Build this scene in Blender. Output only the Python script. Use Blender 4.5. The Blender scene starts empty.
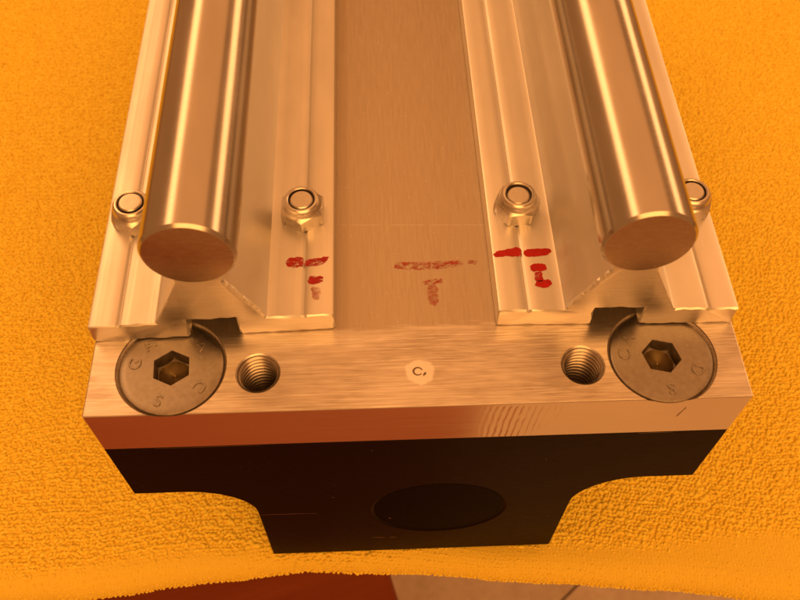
import bpy, bmesh, math, random
import numpy as np
from mathutils import Matrix, Vector

random.seed(7); rng = np.random.default_rng(11)
S = 0.001                                   # everything below is written in millimetres
scene = bpy.context.scene
col = scene.collection

# ------------------------------------------------------------------ camera
cam_d = bpy.data.cameras.new('camera'); cam = bpy.data.objects.new('camera', cam_d); col.objects.link(cam)
cam.location = (-6.898*S, -75.51*S, 124.019*S)
cam.rotation_mode = 'XYZ'; cam.rotation_euler = (0.5824, -0.0089, -0.0388)
cam_d.sensor_fit = 'HORIZONTAL'; cam_d.sensor_width = 30.0; cam_d.lens = 30.0*862.7/800.0
cam_d.clip_start = 0.005; cam_d.clip_end = 50.0
cam_d.dof.use_dof = True; cam_d.dof.focus_distance = 0.165; cam_d.dof.aperture_fstop = 38.0
scene.camera = cam

# ------------------------------------------------------------------ light: warm room, two soft lamps, two added fills
w = bpy.data.worlds.new('World'); scene.world = w; w.use_nodes = True
bg = w.node_tree.nodes['Background']
bg.inputs[0].default_value = (1.0, 0.36, 0.095, 1); bg.inputs[1].default_value = 0.54

def area(name, loc, target, sx, sy, power, color, along=(0, 1, 0)):
    d = bpy.data.lights.new(name, 'AREA'); d.shape = 'RECTANGLE'; d.size = sx; d.size_y = sy
    d.energy = power; d.color = color
    o = bpy.data.objects.new(name, d); col.objects.link(o); o.location = loc
    z = (Vector(loc) - Vector(target)).normalized()
    y = Vector(along); y = (y - z*y.dot(z)).normalized(); x = y.cross(z)
    o.rotation_euler = Matrix((x, y, z)).transposed().to_euler()
    return o
area('ceiling_bounce_fill', (0.05, 0.70, 1.15), (0.05, 0.70, 0), 1.9, 1.9, 8.4, (1.0, 0.395, 0.11))  # added soft panel standing for light bounced off the ceiling
area('front_fill_light', (0.15, -1.0, 0.85), (0, 0.05, -0.1), 1.3, 0.9, 14.0, (1.0, 0.44, 0.11), (0, 0, 1))  # fill added in front to brighten towel and floor, outside the metal's reflections
area('ceiling_lamp', (-0.585, 0.66, 0.84), (0, 0.03, 0), 0.27, 1.1, 3.5, (1.0, 0.48, 0.17))
area('side_lamp', (1.00, 0.85, 0.42), (0, 0.03, 0), 0.30, 1.25, 4.4, (1.0, 0.48, 0.17))

vs = scene.view_settings
vs.view_transform = 'Standard'; vs.look = 'None'; vs.exposure = 0.0; vs.gamma = 1.0
scene.cycles.max_bounces = 10

# ------------------------------------------------------------------ node helpers
class NT:
    def __init__(s, name):
        s.m = bpy.data.materials.new(name); s.m.use_nodes = True
        s.t = s.m.node_tree; s.n = s.t.nodes; s.l = s.t.links
        s.b = s.n['Principled BSDF']
    def new(s, kind, **kw):
        nd = s.n.new(kind)
        for k, v in kw.items(): setattr(nd, k, v)
        return nd
    def put(s, sock, v):
        if hasattr(v, 'is_output') or isinstance(v, bpy.types.NodeSocket): s.l.new(v, sock)
        elif v is not None: sock.default_value = v
    def mm(s, scale=(1, 1, 1), rot=(0, 0, 0)):            # object coordinates in millimetres, then stretched
        tc = s.new('ShaderNodeTexCoord'); mp = s.new('ShaderNodeMapping')
        mp.inputs['Rotation'].default_value = rot
        mp.inputs['Scale'].default_value = [1000*a for a in scale]
        s.l.new(tc.outputs['Object'], mp.inputs['Vector']); return mp.outputs[0]
    def noise(s, vec, scale=1, detail=3, rough=.55, dist=0):
        nd = s.new('ShaderNodeTexNoise'); s.l.new(vec, nd.inputs['Vector'])
        nd.inputs['Scale'].default_value = scale; nd.inputs['Detail'].default_value = detail
        nd.inputs['Roughness'].default_value = rough; nd.inputs['Distortion'].default_value = dist
        return nd.outputs[0]
    def ma(s, op, a, b=None, c=None, clamp=False):
        nd = s.new('ShaderNodeMath', operation=op); nd.use_clamp = clamp
        for i, v in enumerate((a, b, c)):
            if v is not None: s.put(nd.inputs[i], v)
        return nd.outputs[0]
    def rng(s, v, a, b, c=0.0, d=1.0, smooth=False):
        nd = s.new('ShaderNodeMapRange'); nd.interpolation_type = 'SMOOTHSTEP' if smooth else 'LINEAR'
        s.put(nd.inputs[0], v)
        for i, x in enumerate((a, b, c, d)): s.put(nd.inputs[i+1], x)
        return nd.outputs[0]
    def mix(s, f, a, b):
        nd = s.new('ShaderNodeMix', data_type='RGBA'); s.put(nd.inputs[0], f)
        s.put(nd.inputs[6], a); s.put(nd.inputs[7], b); return nd.outputs[2]
    def xyz(s, vec):
        nd = s.new('ShaderNodeSeparateXYZ'); s.l.new(vec, nd.inputs[0]); return nd.outputs
    def bump(s, h, strength, dist, normal=None):
        nd = s.new('ShaderNodeBump'); s.put(nd.inputs['Height'], h)
        nd.inputs['Strength'].default_value = strength; nd.inputs['Distance'].default_value = dist*S
        if normal is not None: s.l.new(normal, nd.inputs['Normal'])
        return nd.outputs[0]
    def done(s, color=None, rough=None, metal=None, normal=None, spec=None):
        B = s.b.inputs
        if color is not None: s.put(B['Base Color'], color)
        if rough is not None: s.put(B['Roughness'], rough)
        if metal is not None: B['Metallic'].default_value = metal
        if normal is not None: s.l.new(normal, B['Normal'])
        if spec is not None: B['Specular IOR Level'].default_value = spec
        return s.m
def g(v, a=1.0): return (v, v, v, a)

# ------------------------------------------------------------------ materials
def mat_extrusion():                                      # drawn aluminium, faint streaks along the length
    n = NT('extruded_aluminium'); v = n.mm((1.6, .012, 1.6)); st = n.noise(v, 1.5, 4, .6)
    bl = n.noise(n.mm((.09, .035, .09)), 1, 3, .6)
    sp = n.rng(n.noise(n.mm(), 2.3, 2, .6), .70, .76)
    c = n.mix(n.rng(bl, .3, .7), (.72, .70, .67, 1), (.82, .80, .77, 1))
    c = n.mix(n.ma('MULTIPLY', sp, .25), c, g(.93))
    r = n.ma('ADD', n.rng(st, .3, .7, .42, .50), n.rng(bl, .3, .7, .05, -.04))
    return n.done(c, r, 1.0, n.bump(st, .18, .02, n.bump(n.noise(n.mm(), 1.1, 4, .6), .08, .05)))
def mat_sawn():                                           # saw-cut end of the extrusion
    n = NT('sawn_aluminium'); st = n.noise(n.mm((.14, 1, 2.6), (0, .12, 0)), 1.4, 4, .65)
    c = n.mix(n.rng(st, .3, .7), (.70, .66, .63, 1), (.86, .83, .80, 1))
    return n.done(c, n.rng(st, .3, .7, .30, .46), 1.0, n.bump(st, .35, .03))
def mat_plate():
    n = NT('plate_aluminium')
    P = n.mm(); x, y, z = n.xyz(P)
    # mill finish: rolling streaks along the length, specks, stains
    st = n.noise(n.mm((1.5, .10, 1.5)), 1.6, 5, .65)
    bl = n.noise(n.mm((.08, .045, .08)), 1, 4, .6)
    sp = n.rng(n.noise(P, 2.6, 1, .5), .735, .78)
    c_mill = n.mix(n.rng(st, .25, .75), (.42, .355, .28, 1), (.56, .49, .40, 1))
    c_mill = n.mix(n.rng(bl, .25, .75, 0, .55), c_mill, (.50, .42, .34, 1))
    c_mill = n.mix(n.ma('MULTIPLY', sp, .6), c_mill, g(.92))
    dk = n.rng(n.noise(n.mm((.9, .9, .9)), 1.9, 2, .5), .755, .80)
    c_mill = n.mix(n.ma('MULTIPLY', dk, .5), c_mill, (.12, .08, .05, 1))
    scr = n.ma('ABSOLUTE', n.ma('SUBTRACT', n.ma('ADD', y, n.ma('MULTIPLY', x, .03)), 22.4))
    scr = n.ma('MULTIPLY', n.rng(scr, .05, .13, 1, 0), n.rng(n.noise(n.mm((.25, .02, .02)), 2, 2, .5), .40, .55))
    c_mill = n.mix(n.ma('MULTIPLY', scr, .2), c_mill, g(.9))
    # front strip dressed with abrasive: streaks across
    sx = n.noise(n.mm((.055, 2.2, 2.2), (0, 0, .035)), 1.7, 6, .72)
    sx2 = n.noise(n.mm((.022, .9, .9), (0, 0, -.03)), 1.5, 4, .6)
    c_sand = n.mix(n.rng(sx, .28, .72), (.47, .41, .35, 1), (.92, .89, .85, 1))
    sx3 = n.noise(n.mm((.12, 3.4, 3.4), (0, 0, -.16)), 1.3, 5, .7); pt = n.noise(n.mm((.06, .11, .1)), 1, 3, .6)
    c_sand = n.mix(n.ma('MULTIPLY', n.rng(sx3, .40, .66), n.rng(pt, .40, .58)), c_sand, (.37, .31, .25, 1))
    c_sand = n.mix(n.rng(sx2, .45, .68, 0, .5), c_sand, (.46, .38, .31, 1))
    edge = n.ma('ADD', n.ma('MULTIPLY', n.ma('SUBTRACT', n.noise(n.mm((.10, .7, .1)), 1.2, 4, .6), .5), 5.5), y)
    m_s = n.rng(edge, -.2, 1.2, 1, 0, True)
    c = n.mix(m_s, c_mill, c_sand)
    r = n.ma('ADD', n.ma('MULTIPLY', n.ma('SUBTRACT', 1.0, m_s), n.rng(st, .25, .75, .40, .52)), n.ma('MULTIPLY', m_s, n.rng(sx, .28, .72, .30, .44)))
    # pale dressed spot around the centre mark
    dx = n.ma('SUBTRACT', x, .1); dy = n.ma('SUBTRACT', y, -8.1)
    dd = n.ma('SQRT', n.ma('ADD', n.ma('MULTIPLY', dx, dx), n.ma('MULTIPLY', dy, dy)))
    dd = n.ma('ADD', dd, n.ma('MULTIPLY', n.noise(P, .6, 2, .5), 1.2))
    spot = n.ma('MULTIPLY', n.rng(dd, 2.7, 3.2, 1, 0, True), n.rng(z, -.2, -.1))
    c = n.mix(n.ma('MULTIPLY', spot, .75), c, (.90, .89, .87, 1))
    r = n.ma('ADD', r, n.ma('MULTIPLY', spot, .08))
    fr = n.rng(y, -14.30, -14.2, 1, 0)
    r = n.ma('MULTIPLY', r, n.rng(fr, 0, 1, 1, .52))
    c = n.mix(n.ma('MULTIPLY', fr, .85), c, (.93, .89, .85, 1))
    h = n.ma('ADD', n.ma('MULTIPLY', m_s, sx), n.ma('MULTIPLY', n.ma('SUBTRACT', 1.0, m_s), st))
    nb = n.bump(n.ma('MULTIPLY', h, n.rng(fr, 0, 1, 1, .25)), .30, .03)
    # cutter arcs on the front edge face
    rr = n.ma('ADD', x, n.ma('MULTIPLY', z, -.14)); rr = n.ma('ADD', rr, n.ma('MULTIPLY', n.ma('MULTIPLY', z, z), -.006))
    rr = n.ma('ADD', rr, n.ma('MULTIPLY', n.noise(n.mm((.3, .3, .3)), 1, 2, .5), .7))
    wv = n.ma('SINE', n.ma('MULTIPLY', rr, 5.9))
    k = n.ma('MULTIPLY', n.rng(x, 9, 15, 0, 1, True), n.rng(x, 22, 44, 1, .15, True))
    k = n.ma('MULTIPLY', k, n.rng(z, -.5, -1.2))
    k = n.ma('MULTIPLY', k, n.rng(n.noise(n.mm((.25, .25, .25)), 1, 2, .5), .3, .6, .3, 1))
    k = n.ma('MULTIPLY', k, n.rng(y, -14.30, -14.2, 1, 0))
    nb = n.bump(n.ma('MULTIPLY', wv, k), .34, .045, nb)
    return n.done(c, r, 1.0, nb)
def mat_shaft():
    n = NT('ground_steel'); st = n.noise(n.mm((.2, 3.0, .2)), 1.2, 4, .6); lo = n.noise(n.mm((.12, .03, .12)), 1, 3, .6)
    c = n.mix(n.rng(lo, .3, .7), (.42, .385, .355, 1), (.50, .465, .43, 1))
    return n.done(c, n.ma('ADD', n.rng(st, .3, .7, .165, .215), n.rng(lo, .3, .7, -.02, .04)), 1.0, n.bump(st, .05, .01))
def mat_shaft_end():
    n = NT('cut_steel'); st = n.noise(n.mm((.5, 1, 1.6)), 1.1, 5, .7); sp = n.rng(n.noise(n.mm(), 1.8, 2, .6), .66, .74)
    c = n.mix(n.rng(st, .3, .7), (.36, .26, .20, 1), (.47, .35, .27, 1)); c = n.mix(n.ma('MULTIPLY', sp, .4), c, g(.7))
    return n.done(c, n.rng(st, .3, .7, .26, .36), 1.0, n.bump(st, .12, .03))
def mat_zinc(name, a, b, r0, r1, bs=.12):
    n = NT(name); st = n.noise(n.mm(), .9, 5, .65); sp = n.noise(n.mm(), 3.5, 2, .5)
    c = n.mix(n.rng(st, .3, .7), a, b); c = n.mix(n.rng(sp, .68, .76, 0, .4), c, g(.85))
    return n.done(c, n.rng(st, .3, .7, r0, r1), 1.0, n.bump(st, bs, .04))
def mat_block():
    n = NT('black_anodised'); st = n.noise(n.mm((.4, 1, 2.0)), 1.2, 5, .7); sp = n.noise(n.mm(), 1.3, 2, .5)
    c = n.mix(n.rng(st, .3, .7), (.0045, .002, .0015, 1), (.008, .003, .0022, 1)); c = n.mix(n.rng(sp, .775, .80, 0, .5), c, g(.25))
    return n.done(c, n.rng(st, .3, .7, .36, .5), 0.0, n.bump(st, .08, .03), .06)
def mat_ink(name, lo, hi, op):
    n = NT(name); a = n.noise(n.mm((.55, .9, 1)), 1.5, 5, .75); c = n.mix(n.noise(n.mm(), .9, 3, .6), (.26, .002, .002, 1), (.52, .010, .006, 1))
    n.put(n.b.inputs['Alpha'], n.rng(a, lo, hi, 0, op))
    return n.done(c, .42, 0.0, None, .3)
def mat_plain(name, c, r, metal=0.0, spec=.4):
    n = NT(name); k = n.noise(n.mm(), .8, 4, .6)
    return n.done(n.mix(n.rng(k, .3, .7), tuple(.8*a for a in c[:3])+(1,), c), r, metal, n.bump(k, .1, .03), spec)
def mat_towel():
    n = NT('orange_terry'); oi = n.new('ShaderNodeObjectInfo'); big = n.noise(n.mm((.02, .02, .02)), 1, 3, .6)
    c = n.mix(oi.outputs['Random'], (.80, .605, .06, 1), (.89, .735, .10, 1))
    c = n.mix(n.rng(big, .3, .7, 0, .25), c, (.80, .57, .06, 1))
    n.b.inputs['Sheen Weight'].default_value = .25; n.b.inputs['Sheen Roughness'].default_value = .5
    n.put(n.b.inputs['Sheen Tint'], (1, .75, .35, 1))
    return n.done(c, .95, 0.0, None, .1)
def mat_towel_base():
    n = NT('orange_towel_ground'); k = n.noise(n.mm(), 1.0, 4, .7)
    return n.done(n.mix(k, (.74, .53, .055, 1), (.84, .64, .09, 1)), .95, 0.0, n.bump(n.ma('ADD', k, n.ma('MULTIPLY', n.ma('SINE', n.ma('MULTIPLY', n.xyz(n.mm())[0], 7.5)), .12)), .5, .35), .1)
def mat_tile():
    n = NT('floor_tile'); k = n.noise(n.mm((.012, .012, .012)), 1, 6, .62, .6); f = n.noise(n.mm((.12, .12, .12)), 1, 4, .6)
    c = n.mix(n.rng(k, .3, .7), (.56, .46, .38, 1), (.72, .62, .53, 1)); c = n.mix(n.rng(f, .45, .75, 0, .4), c, (.36, .27, .20, 1))
    return n.done(c, .32, 0.0, n.bump(f, .1, .5), .5)
def mat_wood():
    n = NT('red_brown_wood'); k = n.noise(n.mm((.006, .12, .12)), 1, 5, .65, .4)
    return n.done(n.mix(n.rng(k, .3, .7), (.22, .046, .018, 1), (.30, .074, .026, 1)), .42, 0.0, n.bump(k, .15, .3), .4)

M = dict(ext=mat_extrusion(), sawn=mat_sawn(), plate=mat_plate(), shaft=mat_shaft(), shend=mat_shaft_end(),
         screw=mat_zinc('screw_steel', (.27, .24, .21, 1), (.36, .325, .29, 1), .34, .46),
         nut=mat_zinc('nut_steel', (.60, .55, .49, 1), (.70, .65, .59, 1), .24, .34, .03),
         bolt=mat_zinc('bolt_end_steel', (.55, .51, .46, 1), (.66, .62, .57, 1), .30, .42),
         golden=mat_zinc('golden_metal', (.80, .60, .28, 1), (.90, .72, .38, 1), .35, .5), thread=mat_zinc('cut_thread', (.36, .30, .25, 1), (.46, .40, .34, 1), .28, .4), nylon=mat_plain('nylon_insert', (.05, .035, .025, 1), .5), block=mat_block(), bore_shade=mat_plain('bore_shadow_black', (.003, .0014, .001, 1), .5, 0, .035),
         ink=mat_ink('red_marker_ink', .22, .36, .98), ink2=mat_ink('worn_red_marker_ink', .32, .50, .9), ink4=mat_ink('faded_red_marker_ink', .42, .62, .72), ink3=mat_ink('rubbed_red_marker_ink', .33, .66, .58),
         scr=mat_plain('bare_scratch_or_glint', (.45, .40, .34, 1), .4, 1.0), punch=mat_plain('punched_metal', (.20, .15, .10, 1), .5, 1.0),
         loop=mat_towel(), towel=mat_towel_base(), tile=mat_tile(), grout=mat_plain('grout', (.32, .25, .20, 1), .9), wood=mat_wood())

# ------------------------------------------------------------------ mesh helpers
def link(name, me, mats, parent=None, smooth=False):
    for m in (mats if isinstance(mats, (list, tuple)) else [mats]): me.materials.append(m)
    if smooth:
        me.polygons.foreach_set('use_smooth', [True]*len(me.polygons))
    o = bpy.data.objects.new(name, me); col.objects.link(o)
    if parent is not None: o.parent = parent
    return o
def from_bm(name, bm):
    me = bpy.data.meshes.new(name); bm.to_mesh(me); bm.free(); return me
def pyd(name, V, F):
    me = bpy.data.meshes.new(name); me.from_pydata([tuple(c*S for c in v) for v in V], [], F); me.update(); return me
def fix_normals(me):
    bm = bmesh.new(); bm.from_mesh(me); bmesh.ops.recalc_face_normals(bm, faces=bm.faces); bm.to_mesh(me); bm.free(); me.update(); return me
def box_mesh(name, a, b, bevel=0.0, seg=2):
    bm = bmesh.new(); bmesh.ops.create_cube(bm, size=1)
    for v in bm.verts:
        v.co = Vector([(a[i]+b[i])/2*S + v.co[i]*(b[i]-a[i])*S for i in range(3)])
    if bevel: bmesh.ops.bevel(bm, geom=list(bm.edges), offset=bevel*S, segments=seg, profile=.5, affect='EDGES')
    return from_bm(name, bm)
def lathe(name, prof, seg=64, c=(0, 0, 0), axis='Z', cap0=True, cap1=True):      # prof: list of (r, h)
    V, F = [], []
    for r, h in prof:
        for i in range(seg):
            a = 2*math.pi*i/seg
            if axis == 'Z': V.append((c[0]+r*math.cos(a), c[1]+r*math.sin(a), c[2]+h))
            else: V.append((c[0]+r*math.cos(a), c[1]+h, c[2]+r*math.sin(a)))
    n = len(prof)
    for j in range(n-1):
        for i in range(seg):
            k = (i+1) % seg; F.append((j*seg+i, j*seg+k, (j+1)*seg+k, (j+1)*seg+i))
    if cap0: F.append(tuple(range(seg-1, -1, -1)))
    if cap1: F.append(tuple(range((n-1)*seg, n*seg)))
    return fix_normals(pyd(name, V, F))
def smooth_by_angle(o, deg=35):
    me = o.data; me.polygons.foreach_set('use_smooth', [True]*len(me.polygons))
    bm = bmesh.new(); bm.from_mesh(me)
    for e in bm.edges:
        e.smooth = len(e.link_faces) == 2 and e.calc_face_angle(0) < math.radians(deg)
    bm.to_mesh(me); bm.free()
def boolean(base, tools):
    for t in tools:
        m = base.modifiers.new('cut', 'BOOLEAN'); m.operation = 'DIFFERENCE'; m.object = t; m.solver = 'EXACT'
    dg = bpy.context.evaluated_depsgraph_get(); me = bpy.data.meshes.new_from_object(base.evaluated_get(dg))
    base.modifiers.clear(); old = base.data; base.data = me; bpy.data.meshes.remove(old)
    for t in tools: bpy.data.objects.remove(t, do_unlink=True)

TZ = -73.8            # top of the towel, where the black block stands
FLOOR = -660.0

# ------------------------------------------------------------------ the setting: tiled floor and table
fa = math.radians(39.4); fx, fy = 180.2, 140.7            # a grout corner direction and a point on the joint seen in the photo
fl = link('floor', box_mesh('floor', (-3000, -3000, FLOOR-40), (3000, 3000, FLOOR-3)), M['grout']); fl['kind'] = 'structure'
TS, GAP = 330.0, 2.4
tile_me = box_mesh('tile', (-TS/2+GAP/2, -TS/2+GAP/2, -6), (TS/2-GAP/2, TS/2-GAP/2, 0), 1.2, 2); tile_me.materials.append(M['tile'])
for i in range(-7, 7):
    for j in range(-7, 7):
        u, v = (i+.05)*TS, (j+.5)*TS
        o = bpy.data.objects.new('tile', tile_me); col.objects.link(o); o.parent = fl
        o.location = ((fx+u*math.cos(fa)-v*math.sin(fa))*S, (fy+u*math.sin(fa)+v*math.cos(fa))*S, (FLOOR+random.uniform(-.3, .3))*S)
        o.rotation_euler = (0, 0, fa+random.choice((0, 1, 2, 3))*math.pi/2)

tab = link('table', box_mesh('table', (-420, 2, TZ-32), (420, 520, TZ-12.2), 2), M['wood']); tab['kind'] = 'structure'
for sx in (-1, 1):
    for sy in (60, 480):
        link('table_leg', box_mesh('table_leg', (sx*385-22, sy-22, FLOOR), (sx*385+22, sy+22, TZ-32.0), 2), M['wood'], tab)

st = bpy.data.objects.new('wooden_stool', None); col.objects.link(st)
st['label'] = 'low red-brown wooden stool half hidden below the front edge of the towel'; st['category'] = 'stool'
sa = math.atan2(157, -44) - math.pi/2                     # its right edge runs slightly askew to the table
st.location = (-2*S, 28*S, FLOOR*S); st.rotation_euler = (0, 0, sa)
SH = 400.0
link('seat', box_mesh('seat', (-330, -235, SH-24), (0, 110, SH), 3, 3), M['wood'], st)
for lx in (-306, -24):
    for ly in (-211, 86):
        link('leg', box_mesh('leg', (lx-17, ly-17, 0), (lx+17, ly+17, SH-24), 2), M['wood'], st)

# ------------------------------------------------------------------ the towel: folded terry cloth with pile
XE = np.array([-420, -200, -120, -92, -75, -53, -28, -3, 33, 60, 87, 130, 220, 420.0])
YE = np.array([-20, -22.5, -22.2, -21.7, -21.2, -18.9, -16.6, -17.6, -21.4, -23.9, -28.2, -31, -29, -27.0])
def y_edge(x): return np.interp(x, XE, YE) + .18*np.sin(x*.21) + .08*np.sin(x*.53+1)
FR = 5.0                                                   # radius of the front fold
def towel_point(x, s):
    """s<0: distance back from the fold on the top layer; 0..pi*FR round the fold; beyond: lower layer. Returns point and normal."""
    ye = y_edge(x) + FR; top = TZ - 1.15
    wav = (.5*np.sin(x*.045+1.2)*np.sin(s*.05+.4) + .35*np.sin(x*.11+s*.07))*np.clip((np.abs(x)-58)/40, 0, 1)
    a = np.clip(s/FR, 0, math.pi)
    y = np.where(s < 0, ye - s, ye - FR*np.sin(a)); z = np.where(s < 0, top+wav, top+wav - FR + FR*np.cos(a))
    over = s - math.pi*FR
    y = np.where(over > 0, ye + over, y)
    return np.stack([x, y, z], -1), np.stack([0*x, np.where(s < 0, 0, -np.sin(a)), np.where(s < 0, 1, np.cos(a))], -1)
tw = bpy.data.objects.new('towel', None); col.objects.link(tw); tw.location = (0, 0, (TZ-12)*S)
tw['label'] = 'bright orange terry towel, folded, lying under the metal rail assembly'; tw['category'] = 'towel'
XW, YB = 300.0, 400.0
xs = np.linspace(-XW, XW, 201)
ss = np.concatenate([np.linspace(-YB, -2, 110), np.linspace(-1, math.pi*FR, 14), np.linspace(math.pi*FR+4, YB, 40)])
V = []; F = []
for s_ in ss:
    p, _ = towel_point(xs, np.full_like(xs, s_)); V += [tuple(q - np.array([0, 0, TZ-12-.26])) for q in p]
nx = len(xs)
for j in range(len(ss)-1):
    for i in range(nx-1): F.append((j*nx+i, j*nx+i+1, (j+1)*nx+i+1, (j+1)*nx+i))
cloth = link('cloth', fix_normals(pyd('cloth', V, F)), M['towel'], tw, True)

# pile: one little loop of yarn instanced on points set out in knitted rows
DX, DY = .86, .80
gx, gs = np.meshgrid(np.arange(-250, 262, DX), np.arange(-285, math.pi*FR*.62, DY))
gx = gx + (np.arange(gx.shape[0]) % 2)[:, None]*DX*.5
rib = np.where(np.arange(gx.shape[0]) % 2 == 0, 1.07, .90)[:, None]*np.ones_like(gx)
gx = gx.ravel(); gs = gs.ravel(); rib = rib.ravel()
gs = gs + .9*np.sin(gx*.021+gs*.013) + .35*np.sin(gx*.13+gs*.09)
gx = gx + rng.normal(0, .20, gx.size); gs = gs + rng.normal(0, .10, gs.size)
pts, nor = towel_point(gx, gs)
hem = -13.2 + 1.2*np.sin(pts[:, 0]*.09) + rng.normal(0, .8, len(pts)) - np.clip((np.abs(pts[:, 0]-10)-60)/40, 0, 1)*1.5
hemf = np.clip((pts[:, 1]-hem)/4.0+.55, 0, 1)
keep = ~((np.abs(pts[:, 0]) < 29) & (pts[:, 1] > -11) & (pts[:, 1] < 105)) & (gs < math.pi*FR*.62)
pts = pts[keep]; nor = nor[keep]; hemf = hemf[keep]; rib = rib[keep]; N = len(pts)
pme = bpy.data.meshes.new('pile'); pme.vertices.add(N)
pme.vertices.foreach_set('co', ((pts - np.array([0, 0, TZ-12]))*S).astype(np.float32).ravel())
lean = rng.normal(0, .22, (N, 2))
rot = np.stack([-np.arctan2(-nor[:, 1], nor[:, 2])*-1.0 + lean[:, 0], lean[:, 1], rng.normal(.15, .65, N)], -1)
a1 = pme.attributes.new('rot', 'FLOAT_VECTOR', 'POINT'); a1.data.foreach_set('vector', rot.astype(np.float32).ravel())
a2 = pme.attributes.new('scl', 'FLOAT', 'POINT'); a2.data.foreach_set('value', (rib*np.clip(rng.normal(1, .12, N), .7, 1.3)*(.40+.60*hemf)).astype(np.float32))
pile = link('pile', pme, M['loop'], tw); pile['kind'] = 'stuff'
ng = bpy.data.node_groups.new('terry_pile', 'GeometryNodeTree')
ng.interface.new_socket('Geometry', in_out='INPUT', socket_type='NodeSocketGeometry'); ng.interface.new_socket('Geometry', in_out='OUTPUT', socket_type='NodeSocketGeometry')
N_ = ng.nodes; L_ = ng.links
gi = N_.new('NodeGroupInput'); go = N_.new('NodeGroupOutput')
qb = N_.new('GeometryNodeCurveQuadraticBezier'); qb.inputs[0].default_value = 7
qb.inputs[1].default_value = (-.50*S, -.05*S, -.2*S); qb.inputs[2].default_value = (0, .05*S, 1.25*S); qb.inputs[3].default_value = (.50*S, .05*S, -.2*S)
cc = N_.new('GeometryNodeCurvePrimitiveCircle'); cc.inputs[0].default_value = 6; cc.inputs['Radius'].default_value = .40*S
c2m = N_.new('GeometryNodeCurveToMesh'); L_.new(qb.outputs[0], c2m.inputs[0]); L_.new(cc.outputs[0], c2m.inputs[1])
sm = N_.new('GeometryNodeSetShadeSmooth'); L_.new(c2m.outputs[0], sm.inputs[0])
stm = N_.new('GeometryNodeSetMaterial'); L_.new(sm.outputs[0], stm.inputs[0]); stm.inputs['Material'].default_value = M['loop']
iop = N_.new('GeometryNodeInstanceOnPoints'); L_.new(gi.outputs[0], iop.inputs['Points']); L_.new(stm.outputs[0], iop.inputs['Instance'])
nr = N_.new('GeometryNodeInputNamedAttribute'); nr.data_type = 'FLOAT_VECTOR'; nr.inputs[0].default_value = 'rot'
e2r = N_.new('FunctionNodeEulerToRotation'); L_.new(nr.outputs[0], e2r.inputs[0]); L_.new(e2r.outputs[0], iop.inputs['Rotation'])
nsx = N_.new('GeometryNodeInputNamedAttribute'); nsx.data_type = 'FLOAT'; nsx.inputs[0].default_value = 'scl'
L_.new(nsx.outputs[0], iop.inputs['Scale']); L_.new(iop.outputs[0], go.inputs[0])
md = pile.modifiers.new('terry_pile', 'NODES'); md.node_group = ng

# ------------------------------------------------------------------ the rail assembly (one bolted thing)
asm = bpy.data.objects.new('linear_rail_assembly', None); col.objects.link(asm); asm.location = (0, 0, TZ*S)
asm['label'] = 'bolted aluminium plate with two round steel rails and black block, standing on orange towel'
asm['category'] = 'linear rail'
def part(o, parent=asm):
    """keep world coordinates while hanging a mesh under the assembly or one of its parts"""
    o.parent = parent; base = Vector((0, 0, TZ*S)) if parent is asm else Vector((0, 0, 0))
    o.location = o.location - base
    return o

WP, YF, YBK, TP = 53.62, -14.36, 172.0, 12.68
SCREWS = [(-40.51, -5.79, 4.0), (40.35, -6.27, 16.0)]     # x, y, turn of the hex
HOLES = [(-26.28, -7.39), (26.94, -7.71)]
XR = [(-33.70, 0.0), (33.39, 0.0)]; RW = 20.0; TF = 4.5; ZS = 23.63; RS = 7.04

plate = link('base_plate', box_mesh('base_plate', (-WP, YF, -TP), (WP, YBK, 0), .22, 2), M['plate'])
tools = []
for (x, y, _) in SCREWS:
    tools.append(link('tool', lathe('tool', [(9.5, .45), (9.05, 0), (9.0, -.25), (3.7, -5.55), (3.7, -11)], 96, (x, y, 0)), M['plate']))
for (x, y) in HOLES:
    tools.append(link('tool', lathe('tool', [(4.2, .5), (3.68, 0), (3.42, -.26), (3.42, -11.5)], 64, (x, y, 0)), M['plate']))
boolean(plate, tools); part(plate)

def thread(x, y):                                          # the cut thread: a helical ridge wall
    seg, pitch, depth = 48, 1.05, 11.3; rows = int(depth/pitch*8)
    V, F = [], []
    for j in range(rows+1):
        for i in range(seg+1):
            zz = -.22 - depth*j/rows; ph = (zz/pitch + i/seg) % 1.0
            tri = 1-abs(2*ph-1); r = 3.40 - .52*min(1, max(0, (tri-.12)/.72))*min(1, (-.22-zz)/.5+.1)
            a = 2*math.pi*i/seg; V.append((x+r*math.cos(a), y+r*math.sin(a), zz))
    for j in range(rows):
        for i in range(seg):
            a = j*(seg+1)+i; F.append((a, a+seg+1, a+seg+2, a+1))
    return pyd('screw_thread', V, F)
for (x, y) in HOLES: part(link('screw_thread', thread(x, y), M['thread'], None, True), plate)

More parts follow.
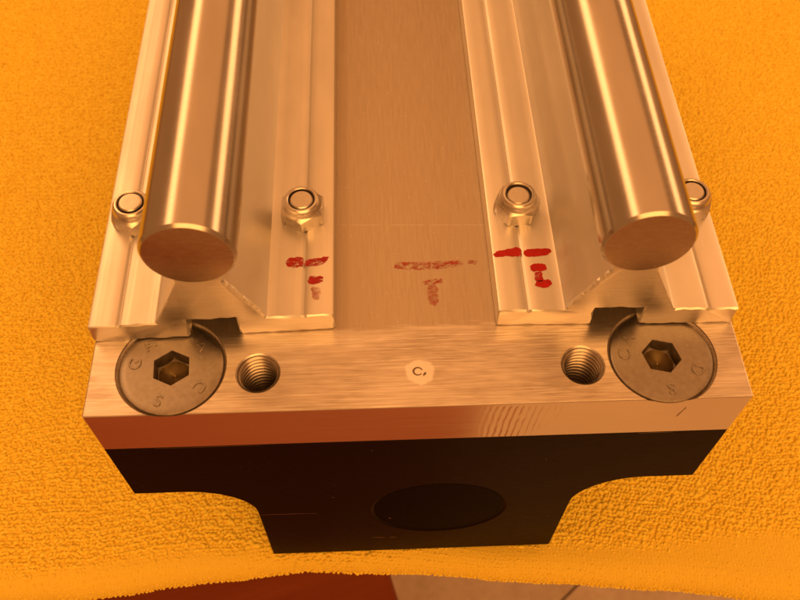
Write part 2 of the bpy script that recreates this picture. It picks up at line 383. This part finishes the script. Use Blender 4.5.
# black block under the plate, with its concave fillets
bw, bw2, h1, h2, Rf = 53.7, 31.85, 20.9, 61.1, 12.5
prof = [(-bw, 0), (-bw, -h1)]
prof += [(-bw2-Rf+Rf*math.sin(t), -h1-Rf+Rf*math.cos(t)) for t in np.linspace(0, math.pi/2, 15)]
prof += [(-bw2, -h2)]
prof = prof + [(-x, z) for x, z in reversed(prof)]
def extrude_profile(name, prof, y0, y1, zoff=0, xoff=0, chamfer=.2, jitter=0.0, skew=0.0):
    """Prism along y with a small chamfer round both ends; faces of the front cap take material 1."""
    P = [Vector((a, b)) for a, b in prof]; n = len(P)
    area2 = sum(P[i].x*P[(i+1) % n].y - P[(i+1) % n].x*P[i].y for i in range(n))
    sg = 1 if area2 > 0 else -1
    ins = []
    for i in range(n):
        e0 = (P[i]-P[i-1]).normalized(); e1 = (P[(i+1) % n]-P[i]).normalized()
        n0 = Vector((-e0.y, e0.x))*sg; n1 = Vector((-e1.y, e1.x))*sg
        m = (n0+n1); m = m/max(.5, m.length_squared)*2 if m.length > 1e-6 else n0
        ins.append(m)
    rings = []; V = []
    for (y, d) in ((y0, 1), (y0+chamfer, 0), (y1-chamfer, 0), (y1, 1)):
        for i in range(n):
            dd = chamfer*d*(1+jitter*random.uniform(-1, 1.6)) if y < (y0+y1)/2 else chamfer*d
            q = P[i]+ins[i]*dd
            V.append((q.x+xoff, y+(q.x*skew if y < y0+1 else 0)+(jitter*.18*random.uniform(-1, 1) if (y > y0 and y < y0+1) else 0), q.y+zoff))
    F = []; mi = []
    for r in range(3):
        for i in range(n):
            k = (i+1) % n; F.append((r*n+i, r*n+k, (r+1)*n+k, (r+1)*n+i)); mi.append(0)
    F.append(tuple(range(n))); mi.append(1); F.append(tuple(range(4*n-1, 3*n-1, -1))); mi.append(1)
    me = pyd(name, V, F); me.polygons.foreach_set('material_index', mi)
    return fix_normals(me)
block = link('mounting_block', extrude_profile('mounting_block', prof, YF+.05, 110, -TP-.01, 0, .25), M['block'])
block.data.polygons.foreach_set('material_index', [0]*len(block.data.polygons))
tool = link('tool', lathe('tool', [(14.0, -1), (13.9, .1), (13.4, .3)], 96, (5.0, YF, -47.4), 'Y'), M['block'])
boolean(block, [tool]); part(block); smooth_by_angle(block, 20)
part(link('bore_shade', lathe('bore_shade', [(13.35, .22), (13.3, .27)], 64, (5.0, YF, -47.4), 'Y'), M['bore_shade']), block)  # dark disc in a shallow recess; its black is the shade inside a bore
def sliver(name, p, q, wd, axis='front', parent=None, mat=None):
    (x0, z0), (x1, z1) = p, q; y = YF+.05-.012
    return part(link(name, pyd(name, [(x0, y, z0), (x1, y, z1), (x1, y, z1+wd*.4), ((x0+x1)/2, y, (z0+z1)/2+wd), (x0, y, z0+wd*.5)], [(0, 1, 2, 3, 4)]), mat or M['scr']), parent)
sliver('scratch_or_glint', (-31.6, -47.4), (-20.0, -47.6), .18, parent=block)
sliver('scratch_or_glint', (-45, -12.98), (-27, -12.95), .13, parent=block)  # pale sliver: highlight painted along the block's top edge
sliver('scratch_or_glint', (38, -12.98), (44, -12.95), .13, parent=block)  # same painted edge highlight, right side
sliver('scratch_or_glint', (-9.0, -64.2), (-6.2, -64.6), .22, parent=block)
sliver('scratch_or_glint', (-5.2, -64.6), (-3.6, -64.7), .2, parent=block)
sliver('scratch_or_glint', (-5.4, -52.0), (-4.8, -52.1), .3, parent=block)

part(link('scratch_or_glint', pyd('scratch_or_glint', [(42.7, YF-.012, -6.6), (42.95, YF-.012, -6.5), (43.6, YF-.012, -3.4), (43.5, YF-.012, -3.2)], [(0, 1, 2, 3)]), M['punch']), plate)

# rail supports with the round shafts
def rail_profile():
    h = []
    h += [(4.1, 5.0), (4.1, .35), (4.45, 0)]                                   # slot in the underside
    h += [(19.7, 0), (20, .3), (20, TF-.45), (19.87, TF-.13), (19.55, TF)]    # flange
    h += [(15.5, TF), (15.3, TF-.1), (15.0, TF-.28), (14.7, TF-.1), (14.5, TF)]         # locating groove on the bolt line
    h += [(9.35, TF), (9.0, TF+.12), (8.75, TF+.5)]
    h += [(8.75-(8.75-3.6)*k/5, TF+.5+(15.3-TF-.5)*k/5) for k in range(1, 6)]
    zt = ZS-math.sqrt(RS*RS-3.6*3.6); h += [(3.6, zt)]
    h += [(3.6*k, ZS-math.sqrt(RS*RS-(3.6*k)**2)) for k in (.66, .33)]
    left = [(-x, z) for x, z in reversed(h)]
    return h + [(0, ZS-RS)] + left
def densify(pr, step=1.2):
    out = []
    for i in range(len(pr)):
        a = Vector(pr[i]); b = Vector(pr[(i+1) % len(pr)]); k = max(1, int((b-a).length/step))
        for j in range(k): out.append(tuple(a+(b-a)*j/k))
    return out
RP = densify(rail_profile())
supports = []
for i, (x, y0) in enumerate(XR):
    me = extrude_profile('rail_support', RP, 0.0, YBK-4, .012, 0, .24, .75, (.030, -.020)[i])
    s_ = link('rail_support', me, [M['ext'], M['sawn']]); s_.location = (x*S, 0, 0)
    s_.rotation_euler = (0, 0, 0)
    part(s_); supports.append(s_); smooth_by_angle(s_, 28)
    sh = link('shaft', lathe('shaft', [(RS-.55, -.95), (RS-.45, -.93), (RS-.04, -.45), (RS, -.3), (RS, YBK-4)], 128, (0, 0, ZS), 'Y'), [M['shaft'], M['shend']])
    mi = [0]*len(sh.data.polygons)
    for p in sh.data.polygons:
        if len(p.vertices) > 10: mi[p.index] = 1
    sh.data.polygons.foreach_set('material_index', mi); sh.parent = s_; smooth_by_angle(sh, 25)

# ragged saw burr along the inner sloping edge of each cut
for s_, side, sk in ((supports[0], 1, .030), (supports[1], -1, -.020)):
    V, F = [], []; n_ = 26
    for k in range(n_+1):
        t = k/n_; x = (8.75-5.1*t)*side; z = TF+.5+10.3*t; wd = random.uniform(.12, .55)*(1 if .05 < t < .95 else .3)
        V += [(x-.25*side, -.05+x*sk, z-.1), (x+.9*wd*side, random.uniform(.05, .3)+x*sk, z+.45*wd), (x+.05*side, .75+x*sk, z+.06)]
    for k in range(n_):
        a = 3*k; F += [(a, a+1, a+4, a+3), (a+1, a+2, a+5, a+4)]
    link('saw_burr', fix_normals(pyd('saw_burr', V, F)), M['ext'], s_)

# countersunk screws with stamped letters
def screw_mesh(turn):
    seg = 96; V, F = [], []; T0 = math.radians(90+turn)
    # hex rim sampled to the same count as the round rim so the head top is clean quads
    def hexring(h, z):
        out = []
        for i in range(seg):
            a = (2*math.pi*i/seg+T0); a0 = math.radians(90+turn); k = ((a-a0) % (math.pi/3))-math.pi/6
            af = h; r = af/2/math.cos(k); out.append((r*math.cos(a), r*math.sin(a), z))
        return out
    rings = [[(0.02*math.cos((2*math.pi*i/seg+T0)), .02*math.sin((2*math.pi*i/seg+T0)), -3.8) for i in range(seg)]]
    rings.append([(2.2*math.cos((2*math.pi*i/seg+T0)), 2.2*math.sin((2*math.pi*i/seg+T0)), -2.9) for i in range(seg)])
    rings.append(hexring(5.5, -2.8)); rings.append(hexring(5.5, -.25)); rings.append(hexring(5.75, 0))
    for r, z in ((4.6, 0), (7.2, 0), (8.25, -.02), (8.42, -.12), (8.48, -.35), (8.4, -.7), (5.0, -4.2), (3.6, -5.5), (3.6, -10.8)):
        rings.append([(r*math.cos((2*math.pi*i/seg+T0)), r*math.sin((2*math.pi*i/seg+T0)), z) for i in range(seg)])
    for rg in rings: V += rg
    for j in range(len(rings)-1):
        for i in range(seg):
            k = (i+1) % seg; F.append((j*seg+i, j*seg+k, (j+1)*seg+k, (j+1)*seg+i))
    F.append(tuple(range((len(rings)-1)*seg, len(rings)*seg))); F.append(tuple(range(seg-1, -1, -1)))
    return fix_normals(pyd('countersunk_screw', V, F))
def letter(ch, ang, rad, parent, flip=0):
    cu = bpy.data.curves.new('letter', 'FONT'); cu.body = ch; cu.size = 2.9*S; cu.extrude = .06*S; cu.bevel_depth = .09*S; cu.offset = -.06*S
    cu.align_x = 'CENTER'; cu.align_y = 'CENTER'; cu.resolution_u = 4
    tmp = bpy.data.objects.new('tmp', cu); col.objects.link(tmp)
    dg = bpy.context.evaluated_depsgraph_get(); me = bpy.data.meshes.new_from_object(tmp.evaluated_get(dg)); me.name = 'letter'
    bpy.data.objects.remove(tmp, do_unlink=True); bpy.data.curves.remove(cu)
    me.materials.clear()
    o = link('letter', me, M['screw'], parent)
    a = math.radians(ang); o.location = (rad*math.cos(a)*S, rad*math.sin(a)*S, .02*S); o.rotation_euler = (0, 0, a-math.pi/2+flip)
for i, (x, y, turn) in enumerate(SCREWS):
    o = link('countersunk_screw', screw_mesh(turn), M['screw']); o.location = (x*S, y*S, -.26*S); part(o); smooth_by_angle(o, 30)
    sf = link('socket_floor', lathe('socket_floor', [(2.68, -2.72), (2.0, -2.78), (.6, -3.3), (.02, -3.4)], 48), M['golden'], o, True)  # disc of paler, golden-coloured metal over the socket bottom
    for ch, ang in ((('S', -104), ('C', -36), ('G', 172), ('A', 134), ('A', 42)) if i == 0 else (('S', -86), ('D', -27), ('C', 176), ('A', 146))):
        letter(ch, ang, 6.0, o)

# lock nuts on the flange bolts
def nut_mesh(rot):
    seg = 96; rings = []; T0 = math.radians(rot)
    def hx(af, z, rmax):
        out = []
        for i in range(seg):
            a = (2*math.pi*i/seg+T0); k = ((a-math.radians(rot)) % (math.pi/3))-math.pi/6
            r = min(af/2/math.cos(k), rmax); out.append((r*math.cos(a), r*math.sin(a), z))
        return out
    def dome(af, c0, c1):                                    # hex sides whose upper corners are chamfered by a cone
        out = []
        for i in range(seg):
            a = (2*math.pi*i/seg+T0); k = ((a-math.radians(rot)) % (math.pi/3))-math.pi/6
            r = af/2/math.cos(k); z = c0-(r-af/2)*c1; out.append((r*math.cos(a), r*math.sin(a), z))
        return out
    def ci(r, z): return [(r*math.cos((2*math.pi*i/seg+T0)), r*math.sin((2*math.pi*i/seg+T0)), z) for i in range(seg)]
    rings = [ci(2.0, 0), hx(7.2, 0.0, 3.75), hx(7.2, .25, 9), dome(7.2, 2.75, .6), ci(3.42, 2.95), ci(3.32, 3.1), ci(3.2, 3.75), ci(3.0, 4.2), ci(2.74, 4.42), ci(2.5, 4.45), ci(2.3, 4.3), ci(2.28, 3.6)]
    V, F = [], []
    for rg in rings: V += rg
    for j in range(len(rings)-1):
        for i in range(seg):
            k = (i+1) % seg; F.append((j*seg+i, j*seg+k, (j+1)*seg+k, (j+1)*seg+i))
    return fix_normals(pyd('lock_nut', V, F))
NUTS = [(-48.55, 21.8, 35), (-19.2, 21.7, 28), (18.62, 21.7, 3), (49.3, 21.5, 12)]
for k, (x, y, rot) in enumerate(NUTS):
    o = link('lock_nut', nut_mesh(rot), M['nut']); o.location = (x*S, y*S, TF*S); part(o); smooth_by_angle(o, 32)
    top = (4.65, 4.35, 4.1, 4.4)[k]
    be = link('bolt_end', lathe('bolt_end', [(2.0, -2.0), (2.0, top-.22), (1.8, top-.02), (1.5, top), (.5, top-.03)], 48), M['bolt'], o); smooth_by_angle(be, 35)
    ny_ = link('nylon_ring', lathe('nylon_ring', [(2.0, 3.4), (2.02, 3.8), (2.27, 3.8), (2.27, 3.4)], 48, cap0=False, cap1=False), M['nylon'], o, True)

# red marker strokes
def stroke(pts, z, mat, parent, off=(0, 0), rough=.16):
    for _ in range(1):                                       # round the corners off
        q = []
        for i in range(len(pts)):
            a, b = Vector(pts[i]), Vector(pts[(i+1) % len(pts)]); q += [a*.8+b*.2, a*.2+b*.8]
        pts = q
    P = []
    for i in range(len(pts)):
        a, b = Vector(pts[i]), Vector(pts[(i+1) % len(pts)]); k = max(1, int((b-a).length/.3))
        for j in range(k):
            q = a+(b-a)*j/k; P.append((q.x+random.uniform(-1, 1)*rough-off[0], q.y+random.uniform(-1, 1)*rough*.8-off[1], z))
    bm = bmesh.new(); vsx = [bm.verts.new([c*S for c in p]) for p in P]; f = bm.faces.new(vsx)
    bmesh.ops.triangulate(bm, faces=[f]); bmesh.ops.recalc_face_normals(bm, faces=bm.faces)
    return link('red_mark', from_bm('red_mark', bm), mat, parent)
zt = TF+.012+.03
oL, oR = (XR[0][0], 0), (XR[1][0], 0)
stroke([(-21.9, 10.5), (-21.8, 12.2), (-20.2, 12.5), (-18.9, 12.3), (-18.75, 10.6), (-20.6, 10.2)], zt, M['ink2'], supports[0], oL)
stroke([(-18.65, 10.4), (-18.65, 11.9), (-16.4, 12.2), (-14.6, 12.5), (-14.7, 11.5), (-16.4, 10.4)], zt, M['ink2'], supports[0], oL)
stroke([(-18.1, 6.6), (-18.1, 8.4), (-15.5, 8.3), (-15.6, 7.0)], zt, M['ink2'], supports[0], oL)
stroke([(-17.3, 3.7), (-17.6, 6.2), (-15.8, 6.1), (-16.2, 3.6)], zt, M['ink3'], supports[0], oL)
stroke([(13.4, 11.7), (14.4, 12.7), (16.2, 13.0), (17.6, 13.4), (18.45, 13.1), (18.4, 11.3), (16.4, 11.5), (14.6, 11.3)], zt, M['ink'], supports[1], oR)
stroke([(18.95, 11.3), (18.9, 12.8), (23.4, 13.0), (23.8, 12.2), (23.0, 11.5), (20.0, 11.2)], zt, M['ink'], supports[1], oR, .1)
stroke([(19.7, 8.1), (19.7, 9.7), (22.3, 9.8), (22.5, 8.5), (21.7, 8.2)], zt, M['ink'], supports[1], oR, .12)
stroke([(20.2, 6.0), (20.1, 8.0), (21.6, 8.1), (21.5, 6.1)], zt, M['ink2'], supports[1], oR, .1)
stroke([(20.0, 5.2), (20.2, 6.2), (22.8, 6.5), (22.8, 5.2), (21.4, 4.6)], zt, M['ink'], supports[1], oR, .12)
stroke([(-3.3, 12.6), (-3.3, 14.2), (2.0, 13.9), (9.0, 14.2), (8.6, 12.9), (3.0, 12.2)], .03, M['ink4'], plate)
stroke([(9.6, 13.3), (9.6, 14.1), (11.5, 14.1), (11.4, 13.2)], .03, M['ink4'], plate)
stroke([(1.5, 9.0), (1.4, 10.0), (4.9, 10.4), (4.9, 9.4), (3.0, 9.2)], .03, M['ink4'], plate)
stroke([(2.3, 4.8), (2.1, 9.0), (4.1, 9.1), (3.9, 4.8)], .03, M['ink3'], plate)

# centre mark: a small scribed ring and a dot
V, F = [], []
for i in range(31):
    a = math.radians(-25+310*i/30+40); t = .17*(1-.5*abs(i-15)/15)
    for r in (.72-t, .72+t): V.append((-.25+r*math.cos(a), -7.95+r*math.sin(a)*.95, .02))
for i in range(30): F.append((2*i, 2*i+1, 2*i+3, 2*i+2))
part(link('centre_mark', pyd('centre_mark', V, F), M['punch']), plate)
part(link('centre_mark', pyd('centre_mark', [(.55, -8.9, .02), (1.0, -8.6, .02), (1.15, -8.2, .02), (.85, -8.15, .02), (.6, -8.5, .02)], [(0, 1, 2, 3, 4)]), M['punch']), plate)
